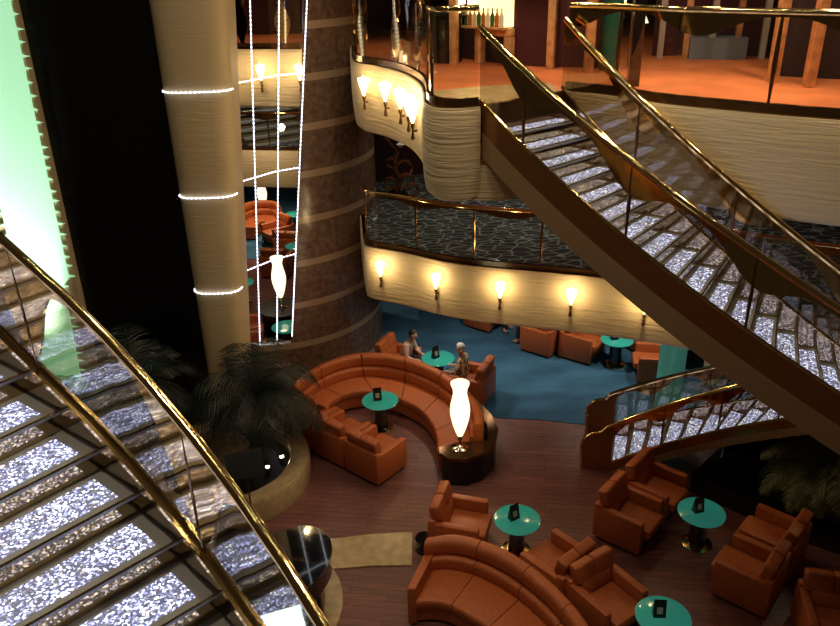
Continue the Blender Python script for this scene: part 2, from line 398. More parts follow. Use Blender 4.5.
# ------------------------------------------------------------------ tower
TC = Vector((-3.2, 16, 0)); TR = 2.33
def circ_hit(px, py):
    r = ray(px, py); d = Vector((r[0], r[1])); o = -Vector((TC.x, TC.y))
    a = d.dot(d); b = 2*o.dot(d); c = o.dot(o)-TR*TR
    t = (-b-math.sqrt(max(0, b*b-4*a*c)))/(2*a)
    return Vector((r[0]*t, r[1]*t, H+r[2]*t))
e0 = circ_hit(307, 0); e1 = circ_hit(292, 337)
th0 = math.atan2(e0.y-TC.y, e0.x-TC.x); th1 = math.atan2(e1.y-TC.y, e1.x-TC.x)
def edge_th(z): 
    t = (z-e1.z)/(e0.z-e1.z); return th1+(th0-th1)*t
rows = []
for k in range(25):
    row = []
    for z in [0, .86]+[1+i*.5 for i in range(18)]:
        pass
mb = MB(); zs = [.86+i*.55 for i in range(17)]; na = 28
grid = []
for z in zs:
    a0 = edge_th(z); grid.append([(a0+(R(40)-a0)*i/na) for i in range(na+1)])
vs = []; fs = []
for z, g in zip(zs, grid):
    for rr in (TR, TR-.12):
        for a in g: vs.append((TC.x+rr*math.cos(a), TC.y+rr*math.sin(a), z))
w = na+1
for i in range(len(zs)-1):
    b0 = i*2*w; b1 = (i+1)*2*w
    for k in range(na):
        fs.append([b0+k, b0+k+1, b1+k+1, b1+k]); fs.append([b0+w+k, b1+w+k, b1+w+k+1, b0+w+k+1])
    fs.append([b0, b1, b1+w, b0+w]); fs.append([b0+na, b0+w+na, b1+w+na, b1+na])
mb.add(vs, fs).build('wall_tower', 'tower_marble', kind='structure', smooth=True)
arc = [(TC.x+TR*math.cos(R(a)), TC.y+TR*math.sin(R(a))) for a in range(-125, 41, 5)]
wall_strip('wall_tower_base', arc, 0, .98, .14, 'tower_marble', kind='structure')
# cream column (tapering)
def cc_row(z, nn=14):
    l = -3.80; t = (z-1.77)/(7.47-1.77); r_ = -3.09+t*(-2.66+3.09)
    cx = (l+r_)/2; rx = (r_-l)/2; out = []
    for k in range(nn+1):
        a = R(-180+180*k/nn); sx = math.copysign(abs(math.cos(a))**.55, math.cos(a))
        out.append(Vector((cx+rx*sx, 12.15-.2+.32*math.sin(a)*.8+.1, z)))
    out += [Vector((r_, 12.5, z)), Vector((l, 12.5, z))]
    return out
MB().strip([cc_row(.2), cc_row(3), cc_row(6), cc_row(9.5)]).build('wall_cream_column', 'cream_col', kind='structure', smooth=True)
# black glazed panel
a_, b_ = atY(18, 0, 12.1), atY(84, 300, 12.1)
def xl(z): return a_.x+(b_.x-a_.x)*(z-a_.z)/(b_.z-a_.z)
rows = [[Vector((xl(z), 12.12, z)), Vector((-3.8, 12.12, z)), Vector((-3.8, 12.4, z)), Vector((xl(z), 12.4, z))] for z in (.0, 9.5)]
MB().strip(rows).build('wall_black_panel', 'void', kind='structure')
rows = [[Vector((-9, 11.95, z)), Vector((xl(z), 11.95, z)), Vector((xl(z), 12.3, z)), Vector((-9, 12.3, z))] for z in (.0, 9.5)]
MB().strip(rows).build('wall_fluted', 'cream_col', kind='structure')
# glowing panel standing in for the green light wash; teeth shape its spill
pr_ = [atY(10, 0, 11.93), atY(65, 260, 11.93), atY(82, 385, 11.93)]; plft = [atY(0, 207, 11.93), atY(40, 365, 11.93)]
def lin(p, q, z): return p.x+(q.x-p.x)*(z-p.z)/(q.z-p.z)
zz = []; z = .75
rng = random.Random(3)
while z < 9.4:
    zz.append((z, 0)); zz.append((z+.018, 1)); zz.append((z+.045, 0)); z += .15+rng.random()*.06
vs = []; 
rgt = [(lin(pr_[0], pr_[1] if z > 3.2 else pr_[2], z)+(.07+.05*rng.random() if k else 0), z) for z, k in zz]
lft = [(lin(plft[0], plft[1], z)-(.07+.05*rng.random() if k else 0), z) for z, k in zz]
vs = []; fs = []
for (xr, z), (xl_, _) in zip(rgt, lft):
    vs += [(xl_, 11.93, z), (xr, 11.93, z), (xr, 11.95, z), (xl_, 11.95, z)]
for i in range(len(rgt)-1):
    for q in range(4): fs.append([i*4+q, i*4+(q+1) % 4, (i+1)*4+(q+1) % 4, (i+1)*4+q])
fs.append([0, 1, 2, 3])
tag(MB().add(vs, fs).build('light_wash_panel', 'green_wash_glow'), 'tall glowing panel standing for a pale green light wash on the fluted wall, jagged edges, left of the black panel', 'light')

# bead light strings
def beads(name, pts, label, group=None):
    P = [Vector(p) for p in pts]; L = sum((b-a).length for a, b in zip(P, P[1:])); n = int(L/.035)
    Q = resample(P, n); rad = [(.015 if i % 2 else .002) for i in range(len(Q))]
    o = MB().tube(Q, 0, 6, rad).build(name, 'bead', smooth=True)
    return tag(o, label, 'string lights', group)
YS = 13.55
strs = []
for (xa, xb, yb), lab in zip(((250, 260, 345), (279, 277, 341), (307, 292, 336)), ('leftmost of the three vertical strings of white beads, nearest the cream column', 'middle of the three vertical strings of white bead lights', 'vertical string of white bead lights along the brown marble edge')):
    p, q = atY(xa, 0, YS), atY(xb, yb, YS); t = p+(p-q)*.2
    beads('hanging_bead_lights', [t, p, q], lab)
    strs.append((p, q))
for k, (z, lab) in enumerate(((6.22, 'topmost'), (4.6, 'middle'), (2.96, 'lowest'))):
    row = [p for p in cc_row(z)[0:15]]
    row = [p+Vector((0, -.03, 0)) for p in row]
    beads('bead_light_band', row, lab+' horizontal row of white bead lights wrapped round the cream column')
    p, q = strs[2]; t = (z-p.z)/(q.z-p.z); e = p.lerp(q, t); c0 = cc_row(z)[14]
    beads('bead_light_crosspiece', [Vector((c0.x-.15, 12.8, z-.04)), Vector(((c0.x+e.x)/2, 13.3, z)), e], lab+' cross string of white bead lights between column and marble wall')

# ------------------------------------------------------------------ stairs
def path(x, y, h0, h1, run, n):
    out = []
    for i in range(n+1):
        h = h0+(h1-h0)*i/n; out.append((x, y, h)); x += run*math.cos(h); y += run*math.sin(h)
    return out
def lerp_line(P, Q, w): return [p.lerp(q, w) for p, q in zip(P, Q)]
def offset_z(P, dz): return [p+Vector((0, 0, dz)) for p in P]
def side_offsets(A, B, d):
    return [a+(a-b).normalized()*d for a, b in zip(A, B)]
def balustrade(name, P, root, hc, hr, wave=.3, period=1.25, glassmat='glass_stair', phase=0, wpow=1.6, rail_r=.034, curl=None, ends=True):
    """P: list of 3D points on the stringer line (nosing level)."""
    cap = offset_z(P, hc); top = offset_z(P, hc+hr)
    L = [0]
    for a, b in zip(P, P[1:]): L.append(L[-1]+(b-a).length)
    Q = resample(P, max(12, int(L[-1]/.07))); s = 0; S = [0]
    for a, b in zip(Q, Q[1:]): S.append(S[-1]+(b-a).length)
    rl = MB().tube(offset_z(Q, hc+hr), rail_r, 10).build('handrail', 'brass', root, smooth=True)
    MB().tube(offset_z(Q, hc), .022, 8).build('base_rail', 'brass', root, smooth=True)
    rows = []
    for i, p in enumerate(Q):
        nn = normal2(Q, i)*.006
        rows.append([p-nn+Vector((0, 0, hc)), p-nn+Vector((0, 0, hc+hr-.02)), p+nn+Vector((0, 0, hc+hr-.02)), p+nn+Vector((0, 0, hc))])
    MB().strip(rows).build('glass_panel', glassmat, root)
    rows = []
    for i, p in enumerate(Q):
        nn = normal2(Q, i)*.010
        ph = 2*PI*(S[i]/period+phase); d = min(hr-.04, .06+wave*(.5+.5*math.cos(ph))**wpow)
        z1 = hc+hr-.015; z0 = z1-d
        rows.append([p-nn+Vector((0, 0, z0)), p-nn+Vector((0, 0, z1)), p+nn+Vector((0, 0, z1)), p+nn+Vector((0, 0, z0))])
    MB().strip(rows).build('wave_plate', 'brass_plate', root, smooth=True)
    # slim joint posts
    k = math.ceil(phase) ; 
    s = (0-phase) % 1*period
    while s < S[-1]:
        i = min(range(len(S)), key=lambda j: abs(S[j]-s)); p = Q[i]
        MB().tube([p+Vector((0, 0, hc)), p+Vector((0, 0, hc+hr*.45)), p+Vector((0, 0, hc+hr))], .012, 6, [.012, .02, .012]).build('post', 'brass_dark', root, smooth=True)
        s += period
def stair(name, A, B, zs, label, hc, hr, bands=(.26, .3), balus=('A', 'B'), inset=.09, wave=.3, wpow=1.6, period=1.25, phase=(0, 0), soffit=True, ledge=0, panel=True, landing=None, capmat='mirror_bronze'):
    """A, B: plan points (near/far side) of nosings from the top down, zs their heights. Tread k spans k-1 .. k."""
    root = thing(name, (A[0][0], A[0][1], zs[-1]), 0, label, 'staircase'); inv = Vector((A[0][0], A[0][1], zs[-1]))
    A3 = [V2(a, z)-inv for a, z in zip(A, zs)]; B3 = [V2(b, z)-inv for b, z in zip(B, zs)]
    for k in range(1, len(A3)):
        a0, b0 = A3[k-1].copy(), B3[k-1].copy(); a1, b1 = A3[k], B3[k]
        a0.z = b0.z = a1.z
        back = (a0-a1)*.12
        a0b, b0b = a0+back, b0+(b0-b1)*.12
        lo = Vector((0, 0, -.035))
        t = MB().strip([[a1, a0b, a0b+lo, a1+lo], [b1, b0b, b0b+lo, b1+lo]]).build('tread', 'tread', root)
        def q(u, v): return a1.lerp(b1, u).lerp(a0.lerp(b0, u), v)
        if panel:
            e = Vector((0, 0, .004)); iu = inset
            MB().strip([[q(iu, .15)+e, q(iu, .86)+e, q(iu, .86), q(iu, .15)], [q(1-iu, .15)+e, q(1-iu, .86)+e, q(1-iu, .86), q(1-iu, .15)]]).build('glitter_panel', 'glitter', t)
        MB().tube([a1+Vector((0, 0, -.004)), b1+Vector((0, 0, -.004))], .009, 6).build('nosing', 'nosing', t)
        # riser below the tread above
        zt = Vector((0, 0, A3[k-1].z-a1.z-.035))
        off = (a1-a0)*.02
        MB().strip([[a0-off, a0-off+zt, a0+back+zt, a0+back], [b0-off, b0-off+zt, b0b+zt, b0b]]).build('riser', 'riser', root)
        o2 = off*1.4+Vector((0, 0, 0)); h1 = zt*.5; h2 = zt*.97

    for nm_, P, Q in (('A', A3, B3), ('B', B3, A3)):
        O = side_offsets(P, Q, .02); I = side_offsets(P, Q, -.02)
        def band(z1, z0, nmx, mat):
            rows = [[o+Vector((0, 0, z0)), o+Vector((0, 0, z1)), i_+Vector((0, 0, z1)), i_+Vector((0, 0, z0))] for o, i_ in zip(O, I)]
            MB().strip(rows).build(nmx, mat, root, smooth=True)
        rows = [[o+Vector((0, 0, -bands[0]+hc)), o+Vector((0, 0, hc)), o.lerp(i_, .4)+Vector((0, 0, hc)), o.lerp(i_, .4)+Vector((0, 0, -bands[0]+hc))] for o, i_ in zip(O, I)]
        MB().strip(rows).build('stringer', 'stringer', root, smooth=True)
        rows = [[o.lerp(i_, .45)+Vector((0, 0, -bands[0]+hc)), o.lerp(i_, .45)+Vector((0, 0, hc)), i_+Vector((0, 0, hc)), i_+Vector((0, 0, -bands[0]+hc))] for o, i_ in zip(O, I)]
        MB().strip(rows).build('mirror_skirt', capmat, root, smooth=True)
        band(-bands[0]+hc, -bands[0]-bands[1]+hc, 'stringer_skirt', 'soffit')
        if ledge and nm_ in balus:
            for u0, u1, mt_, dz_ in ((-.5, -.22, 'brass', .02), (-.22, .22, 'black', .008), (.22, .5, 'brass', .02)):
                E0 = side_offsets(P, Q, -u0*ledge-.0); E1 = side_offsets(P, Q, -u1*ledge)
                rows = [[a+Vector((0, 0, hc-.02)), a+Vector((0, 0, hc+dz_)), b+Vector((0, 0, hc+dz_)), b+Vector((0, 0, hc-.02))] for a, b in zip(E0, E1)]
                MB().strip(rows).build('ledge', mt_, root, smooth=False)
        if nm_ in balus: balustrade('balustrade', P, root, hc, hr, wave, period, phase=phase[0 if nm_ == 'A' else 1], wpow=wpow)
    if soffit:
        d = -bands[0]-bands[1]+hc+.02
        rows = [[a+Vector((0, 0, d)), a+Vector((0, 0, d+.04)), b+Vector((0, 0, d+.04)), b+Vector((0, 0, d))] for a, b in zip(A3, B3)]
        MB().strip(rows).build('soffit', 'soffit', root, smooth=True)
    return root
# right upper flight
pp = path(.712, 8.592, -.951, -.277, .269, 17)
W = 1.26; rise = .152
for k in range(4):
    x, y, h = pp[-1]; pp.append((x+.269*math.cos(h), y+.269*math.sin(h), h))
A = [(x, y) for x, y, h in pp]; B = [(x-W*math.sin(h), y+W*math.cos(h)) for x, y, h in pp]
zs = [6.36-rise*i for i in range(len(A))]
st1 = stair('curved_staircase', A, B, zs, 'curved flight of glowing glitter treads descending right from the upper deck', .2, .75, wave=.24, phase=(.45, .1), period=1.45, bands=(.3, .28), inset=.07)
endA, endB = A[-1], B[-1]
# lower flight
pl2 = path(3.141, 10.612, -.282, -1.132, .244, 14)
W2 = 1.08; r2 = .163
for k in range(2):
    x, y, h = pl2[-1]; pl2.append((x+.244*math.cos(h), y+.244*math.sin(h), h))
A2 = [(x, y) for x, y, h in pl2][::-1]; B2 = [(x-W2*math.sin(h), y+W2*math.cos(h)) for x, y, h in pl2][::-1]
z2 = [r2*i+.06 for i in range(len(pl2))][::-1]
# bottom nosing list needs floor-level end: tread k spans k-1..k so lowest tread = last point
st2 = stair('lower_staircase', A2, B2, z2, 'short lower flight with glowing treads rising right from the wood floor', .13, .75, bands=(.17, .15), inset=.05, wave=.2, phase=(.2, .2), period=1.0)
# scroll ends of lower balustrade
for P, rt in ((A2, st2), (B2, st2)):
    e = V2(P[-1], r2)-rt.location; d = (V2(P[-1])-V2(P[-2])); d.z = 0; d.normalize()
    pts = [e+Vector((0, 0, .78)), e+d*.12+Vector((0, 0, .70)), e+d*.2+Vector((0, 0, .60)), e+d*.36+Vector((0, 0, .54)), e+d*.47+Vector((0, 0, .4)), e+d*.5+Vector((0, 0, .2)), e+d*.46+Vector((0, 0, -r2+.02))]
    Q = catmull(pts, 5); MB().tube(Q, .03, 10).build('scroll_end', 'brass', rt, smooth=True)
    nn = Vector((-d.y, d.x, 0))*.012
    lo = -r2+.01
    rows = [[q-nn, q+nn, Vector((q.x, q.y, e.z+lo))+nn, Vector((q.x, q.y, e.z+lo))-nn] for q in Q[:-3]]
    MB().strip(rows).build('newel_panel', 'stringer', rt)
# left near flight
def left_path():
    f = path(-2.666, 4.878, -.644, -1.048, .442, 9)
    b = path(-2.666, 4.878, -.644+PI, -.644+PI, .442, 5)[1:]
    b = [(x, y, h-PI) for x, y, h in b][::-1]
    return b+f
lp = left_path(); W3 = 1.75
zB = [5.043+.171*5-.171*i for i in range(len(lp))]
Bf = [(x, y) for x, y, h in lp]; An = [(x+W3*math.sin(h), y-W3*math.cos(h)) for x, y, h in lp]
cut = 13
st3 = stair('wide_staircase', An[:cut], Bf[:cut], zB[:cut], 'wide near flight of glitter glass treads running down the lower left', .19, 1.0, bands=(.36, .3), balus=('B',), inset=.075, wave=.8, wpow=4, phase=(0, .92), period=2.0, ledge=.095)
# distant flight seen beyond the bead strings
pf = path(-6.4, 23.9, -1.0, -1.0, .3, 11)
Af = [(x, y) for x, y, h in pf]; Bf2 = [(x+1.9*math.cos(h+PI/2), y+1.9*math.sin(h+PI/2)) for x, y, h in pf]
stair('distant_staircase', Af, Bf2, [5.1-.168*i for i in range(12)], 'small distant dark flight seen between the bead strings', .06, .8, wave=.15, inset=.1, bands=(.2, .15), balus=('B',), panel=False)

# ------------------------------------------------------------------ deck balustrades
def deck_rail(name, P, z, label, h=1.0, vases=.75, vend=99, glassmat='glass', wave=.16, loop=False):
    P3 = [V2(p, z) for p in P]; og = P3[0].copy()
    root = thing(name, og, 0, label, 'railing'); Q0 = [p-og for p in P3]
    L = sum((b-a).length for a, b in zip(Q0, Q0[1:])); Q = resample(Q0, max(8, int(L/.08)))
    off = [normal2(Q, i)*.05 for i in range(len(Q))]
    Q = [q+o for q, o in zip(Q, off)]
    MB().tube(offset_z(Q, h), .032, 10).build('handrail', 'brass', root, smooth=True)
    rows = []
    for i, p in enumerate(Q):
        nn = normal2(Q, i)*.006
        rows.append([p-nn+Vector((0, 0, .06)), p-nn+Vector((0, 0, h-.03)), p+nn+Vector((0, 0, h-.03)), p+nn+Vector((0, 0, .06))])
    MB().strip(rows).build('glass_panel', glassmat, root)
    rows = []
    for i, p in enumerate(Q):
        nn = normal2(Q, i)*.03
        rows.append([p-nn+Vector((0, 0, .0)), p-nn+Vector((0, 0, .1)), p+nn+Vector((0, 0, .1)), p+nn+Vector((0, 0, .0))])
    MB().strip(rows).build('base_rail', 'brass_dark', root)
    if wave:
        rows = []; per = 1.6; st = L/len(Q)
        for i, p in enumerate(Q):
            nn = normal2(Q, i)*.010; d = .03+wave*(.5+.5*math.cos(2*PI*i*st/per))**1.5
            rows.append([p-nn+Vector((0, 0, h-.02-d)), p-nn+Vector((0, 0, h-.02)), p+nn+Vector((0, 0, h-.02)), p+nn+Vector((0, 0, h-.02-d))])
        MB().strip(rows).build('wave_plate', 'brass_plate', root, smooth=True)
    s = .4*vases
    while s < L:
        i = min(len(Q)-1, int(s/L*len(Q))); p = Q[i]; nn = normal2(Q, i)*.012; t = Vector((nn.y, -nn.x, 0)).normalized()
        if loop and s < vend:
            rows = []
            for k in range(13):
                u = k/12; wd = .035+.11*(.5-.5*math.cos(2*PI*min(1, u*1.15)))*(1 if u < .9 else .6)
                zz_ = .06+u*(h-.12); rows.append([p-t*wd-nn+Vector((0, 0, zz_)), p+t*wd-nn+Vector((0, 0, zz_)), p+t*wd+nn+Vector((0, 0, zz_)), p-t*wd+nn+Vector((0, 0, zz_))])
            MB().strip(rows).build('vase_post', 'brass_plate', root)
            ring_ = [p+nn*2+t*.09*math.cos(2*PI*k/14)+Vector((0, 0, h-.16+.12*math.sin(2*PI*k/14))) for k in range(15)]
            MB().tube(ring_, .02, 6).build('loop', 'brass_dark', root, smooth=True)
        else:
            MB().tube([p+Vector((0, 0, .05)), p+Vector((0, 0, h*.5)), p+Vector((0, 0, h))], .012, 6, [.012, .026, .014]).build('post', 'brass_dark', root, smooth=True)
        s += vases
    return root
deck_rail('balcony_railing', upperL[4:], 6.5, 'curved glass and brass railing above the sconces at the upper left deck', vases=.95, vend=4.2, loop=True, wave=0)
deck_rail('balcony_railing', upperR, 6.5, 'glass and brass railing along the orange carpet of the upper deck, right side', h=.95, vases=1.7, wave=.2)
deck_rail('balcony_railing', upperF, 6.5, 'distant upper deck railing seen behind the bead light strings', vases=.8, loop=True, wave=0)
deck_rail('balcony_railing', midE[5:], 3.25, 'glass and brass railing round the crackle patterned middle deck', vases=1.1, wave=.1)
deck_rail('balcony_railing', midF, 3.25, 'far off middle deck railing seen below the distant staircase', vases=1.5, wave=.15)

# ------------------------------------------------------------------ sconces
def make_sconce(label, group):
    t = thing('wall_sconce', (0, 0, 0), 0, label, 'wall lamp', group)      # local +X points out of the wall; origin on wall at bracket
    MB().lathe([(.008, -.22), (.03, -.2), (.012, -.1), (.03, -.02), (.02, .0)], (.06, 0, 0), 12).build('bracket', 'brass_dark', t, smooth=True)
    MB().tube([(0, 0, -.1), (.06, 0, -.1)], .015, 8).build('arm', 'brass_dark', t)
    MB().lathe([(.012, 0), (.03, .05), (.055, .13), (.08, .22), (.085, .26), (.03, .27), (.0, .31)], (.06, 0, 0), 14).build('shade', 'flame', t, smooth=True)
    return t
sc0 = None
def sconce(x, y, z, ang, label, group=None, power=10):
    global sc0
    if sc0 is None:
        sc0 = make_sconce(label, group); s = sc0; s.location = (x, y, z); s.rotation_euler = (0, 0, ang)
    else: s = dup(sc0, (x, y, z), ang, label, group)
    l = bpy.data.lights.new('sconce_light', 'POINT'); l.energy = power; l.color = (1, .72, .38); l.shadow_soft_size = .06
    o = bpy.data.objects.new('sconce_light', l); C.objects.link(o); o.location = (x+.2*math.cos(ang), y+.2*math.sin(ang), z+.22)
def on_curve(P, px, py, z, off):
    """nearest point of plan curve to the ray column through px,py at height z"""
    g = at(px, py, z); best = min(range(1, len(P)-1), key=lambda i: abs((ray(px, py)[0]/ray(px, py)[1])-P[i].x/P[i].y) + (0 if P[i].y < 13.5 else 9))
    n = -normal2([V2(p) for p in P], best); return P[best].x+n.x*off, P[best].y+n.y*off, math.atan2(n.y, n.x)
def dense(P): 
    return resample([V2(p) for p in P], 300)
dU, dM = dense(upperL), dense(midE)
for (px, py), lab in zip(((371, 92), (394, 101), (410, 114), (419, 126), (424, 146)), ('leftmost and most distant torch sconce on the upper left fascia', 'second torch sconce from the marble wall on the upper left fascia', 'middle torch sconce of the five on the upper left fascia', 'fourth torch sconce along the upper left fascia', 'nearest torch sconce on the upper left fascia, beside the rounded corner')):
    x, y, a = on_curve(dU, px, py, 5.95, .08); sconce(x, y, 6.06, a, lab, power=7)
for px, lab in zip((381, 436, 499, 571, 645), ('torch sconce on the middle fascia closest to the marble tower', 'second torch sconce from the tower on the middle fascia', 'third torch sconce from the tower, above the woman seated in the lounge', 'fourth torch sconce on the middle fascia, above the far armchairs', 'torch sconce on the middle fascia hidden mostly by the curved flight')):
    x, y, a = on_curve(dM, px+3, 280, 2.85, .04); sconce(x, y, 2.76, a, lab, power=10)
for x, lab in ((-3.55, 'distant torch sconce nearest the cream column'), (-2.75, 'distant torch sconce between the second and third bead strings'), (-2.05, 'distant torch sconce beside the third bead string')):
    P = dense(upperF); b = min(range(1, 299), key=lambda i: abs(P[i].x-x)); nn = -normal2(P, b)
    sconce(P[b].x+nn.x*.1, P[b].y+nn.y*.1, 5.98, math.atan2(nn.y, nn.x), lab, power=8)

# ------------------------------------------------------------------ furniture
def make_armchair(label, group=None):
    t = thing('armchair', (0, 0, 0), 0, label, 'armchair', group)
    box('plinth', (-.33, -.35, 0), (.3, .35, .06), 'black_matte', t)
    box('base', (-.3, -.28, .05), (.3, .28, .28), 'leather', t, .02)
    box('seat', (-.2, -.265, .27), (.43, .265, .43), 'leather', t, .045)
    for s in (-1, 1):
        y0, y1 = sorted((s*.27, s*.39)); box('arm', (-.36, y0, .05), (.35, y1, .60), 'leather', t, .028)
    box('back_panel', (-.40, -.385, .05), (-.28, .385, .64), 'leather', t, .028)
    mt = Matrix.Translation((-.22, 0, .53)) @ Matrix.Rotation(R(-12), 4, 'Y')
    MB().box((-.06, -.265, -.11), (.06, .265, .11), mt, .04).build('lumbar_cushion', 'leather', t, True)
    mt = Matrix.Translation((-.29, 0, .735)) @ Matrix.Rotation(R(-14), 4, 'Y')
    mb = MB()
    for s in (-1, 1):
        y0, y1 = sorted((s*.001, s*.335)); mb.box((-.085, y0, -.135), (.075, y1, .125), mt, .035, 3)
    mb.build('head_cushion', 'leather', t, True)
    return t
chairs = [
 ((.52, 8.98), -17, 'orange leather armchair at the left of the teal table in the middle foreground'),
 ((3.05, 9.07), -40, 'front one of the paired orange armchairs left of the right hand teal table'),
 ((3.60, 9.66), -42, 'rear one of the paired orange armchairs, right under the lower staircase'),
 ((4.36, 7.90), 139, 'orange armchair right of the teal table showing its big side panel'),
 ((4.92, 8.50), 137, 'orange armchair beside the dark planter bed facing the right hand teal table'),
 ((5.06, 7.0), -103, 'orange armchair cut off by the lower right corner of the photo'),
 ((1.79, 8.07), 131, 'orange armchair facing away from us, back to back with another in the middle foreground'),
 ((2.33, 7.45), -57, 'orange armchair facing the bottom teal table, back to back with its neighbour'),
 ((-.80, 10.86), 50, 'right end armchair of the row seen from behind near the curved sofa'),
 ((-1.41, 11.37), 50, 'middle armchair of the row seen from behind near the curved sofa'),
 ((-2.02, 11.88), 50, 'left armchair of the row seen from behind, partly under the palm'),
 ((-.46, 13.97), -25, 'far orange armchair under the person in the pink shirt'),
 ((.96, 13.1), 155, 'far orange armchair in which the white haired woman sits'),
 ((1.55, 16.35), -38, 'dim far armchair at the left end under the middle deck'),
 ((2.68, 15.1), 142, 'dim far armchair under the middle deck with its back to its neighbour'),
 ((3.5, 14.72), -37, 'far armchair just left of the far teal table under the middle deck'),
 ((4.75, 13.75), 170, 'far armchair beside the green glass pillar'),
 ((4.85, 15.0), -150, 'far armchair behind the far teal table'),
 ((-4.3, 22.4), -140, 'tiny distant orange armchair by the distant teal table, first behind the bead strings'),
 ((-3.75, 21.3), 80, 'tiny distant orange armchair between the second and third bead strings'),
 ((-3.9, 19.9), 80, 'tiny distant orange armchair just beyond the distant glowing lamp'),
 ((-3.98, 15.6), 10, 'far armchair low between the cream column and the bead strings'),
 ((-3.75, 14.75), 10, 'nearer of the two far armchairs behind the first bead string'),
]
ch0 = None
for (x, y), a, lab in chairs:
    if ch0 is None: ch0 = make_armchair(lab); ch0.location = (x, y, .0); ch0.rotation_euler = (0, 0, R(a))
    else: dup(ch0, (x, y, .012 if y > 12.9 and x > -1 or y > 21.6 else 0), R(a), lab)

def between(outer, inner, n=60):
    O = resample(catmull([(*p, 0) for p in outer], 8), n); I = resample(catmull([(*p, 0) for p in inner], 8), n); return O, I
def seg_sweep(O, I, t0, t1, prof, name, mat, root, gap=.002):
    n = len(O)-1; k = max(3, int((t1-t0)*n/1.0)); rows = []
    for j in range(k+1):
        t = t0+gap+(t1-t0-2*gap)*j/k; f = t*n; i = min(n-1, int(f)); u = f-i
        o = O[i].lerp(O[i+1], u); q = I[i].lerp(I[i+1], u)
        rows.append([o.lerp(q, d)+Vector((0, 0, z)) for d, z in prof])
    return MB().strip(rows).build(name, mat, root, smooth=True)
def curved_sofa(name, outer, inner, nseg, label, arm=None):
    O, I = between(outer, inner); og = O[0].copy(); root = thing(name, og, 0, label, 'sofa')
    O = [o-og for o in O]; I = [i-og for i in I]
    seg_sweep(O, I, 0, 1, [(.08, 0), (.08, .06), (.9, .06), (.9, 0)], 'plinth', 'black_matte', root, 0)
    seg_sweep(O, I, 0, 1, rrect(.04, .95, .05, .3, .02), 'base', 'leather', root, 0)
    seg_sweep(O, I, 0, 1, rrect(0, .14, .05, .64, .03), 'back_panel', 'leather', root, 0)
    for s in range(nseg):
        a, b = s/nseg, (s+1)/nseg
        seg_sweep(O, I, a, b, rrect(.24, 1.0, .29, .43, .045), 'seat_cushion', 'leather', root)
        seg_sweep(O, I, a, b, rrect(.13, .31, .41, .62, .055), 'lumbar_cushion', 'leather', root)
        seg_sweep(O, I, a, b, rrect(.0, .23, .61, .86, .08), 'head_cushion', 'leather', root)
    if arm:
        for t in arm:
            seg_sweep(O, I, max(0, t-.03 if t > .5 else 0), (1 if t > .5 else .045), rrect(-.01, 1.0, .04, .66, .03), 'arm', 'leather', root, 0)
    return root
curved_sofa('curved_sofa', [(-2.5, 12.15), (-2.15, 12.85), (-1.75, 13.30), (-1.2, 13.55), (-.45, 13.42), (.3, 12.85), (.85, 12.0), (1.05, 11.3), (1.02, 10.88)],
            [(-1.75, 12.05), (-1.72, 12.38), (-1.4, 12.68), (-.95, 12.72), (-.40, 12.42), (-.02, 12.02), (.18, 11.5), (.24, 11.05), (.22, 10.72)], 6,
            'long curved orange leather sofa wrapping the round teal table, lamp at its end')
curved_sofa('curved_sofa', [(.03, 8.18), (.45, 8.22), (.99, 7.97), (1.45, 7.5), (1.82, 6.85), (2.0, 6.2)],
            [(-.25, 7.42), (.2, 7.40), (.62, 7.1), (.95, 6.75), (1.15, 6.35), (1.2, 5.95)], 4,
            'curved orange leather sofa with an arm, at the bottom edge of the lounge floor', arm=(0,))
curved_sofa('curved_sofa', [(-5.9, 22.7), (-5.75, 23.5), (-5.3, 24.2), (-4.6, 24.1), (-4.3, 23.5)],
            [(-5.0, 22.7), (-5.0, 23.0), (-4.95, 23.3), (-4.85, 23.3), (-4.8, 23.1)], 4, 'tiny distant curved orange sofa seen past the first bead string')
# dark console behind the sofa end
con = thing('console', (.95, 10.7, 0), 0, 'dark curved console hugging the sofa end and carrying the glowing lamp', 'console')
cpoly = [(.72, 12.45), (1.02, 12.1), (1.23, 11.6), (1.30, 11.15), (1.22, 10.75), (1.0, 10.45), (.7, 10.3), (.42, 10.33), (.26, 10.5), (.27, 10.66), (.6, 10.78), (1.1, 10.82), (1.12, 11.3), (.93, 12.0)]
MB().prism([(x-.95, y-10.7) for x, y in [(p[0], p[1]) for p in cpoly]], .50, .56).build('top', 'brass_dark', con)
cm = Vector((.95, 11.1)); MB().prism([(x-.95-(x-.85)*.08, y-10.7-(y-11.0)*.04) for x, y in cpoly], 0, .50).build('base', 'black', con)

def make_table(label, group=None):
    t = thing('cocktail_table', (0, 0, 0), 0, label, 'table', group)
    MB().lathe([(.0, .575), (.30, .575), (.335, .585), (.335, .598), (.325, .603), (0, .603)], n=40).build('tabletop', 'teal_glass', t, smooth=True)
    MB().lathe([(.0, .04), (.125, .04), (.125, .5), (.17, .56), (.17, .575), (0, .575)], n=28).build('pedestal', 'gloss_black', t, smooth=True)
    MB().lathe([(.0, 0), (.22, 0), (.22, .03), (.16, .045), (0, .045)], n=28).build('foot', 'brass', t, smooth=True)
    return t
def make_card(label):
    t = thing('menu_card', (0, 0, 0), 0, label, 'menu card')
    w, h, d = .075, .25, .05
    MB().add([(-d, -w, 0), (-d, w, 0), (d, -w, 0), (d, w, 0), (0, -w, h), (0, w, h)], [[0, 1, 5, 4], [2, 4, 5, 3], [0, 4, 2], [1, 3, 5], [0, 2, 3, 1]]).build('card', 'card', t)
    MB().add([(d-.010, -.035, .055), (d-.010, .035, .055), (d-.028, .035, .145), (d-.028, -.035, .145)], [[0, 1, 2, 3]]).build('print', 'card_print', t)
    return t
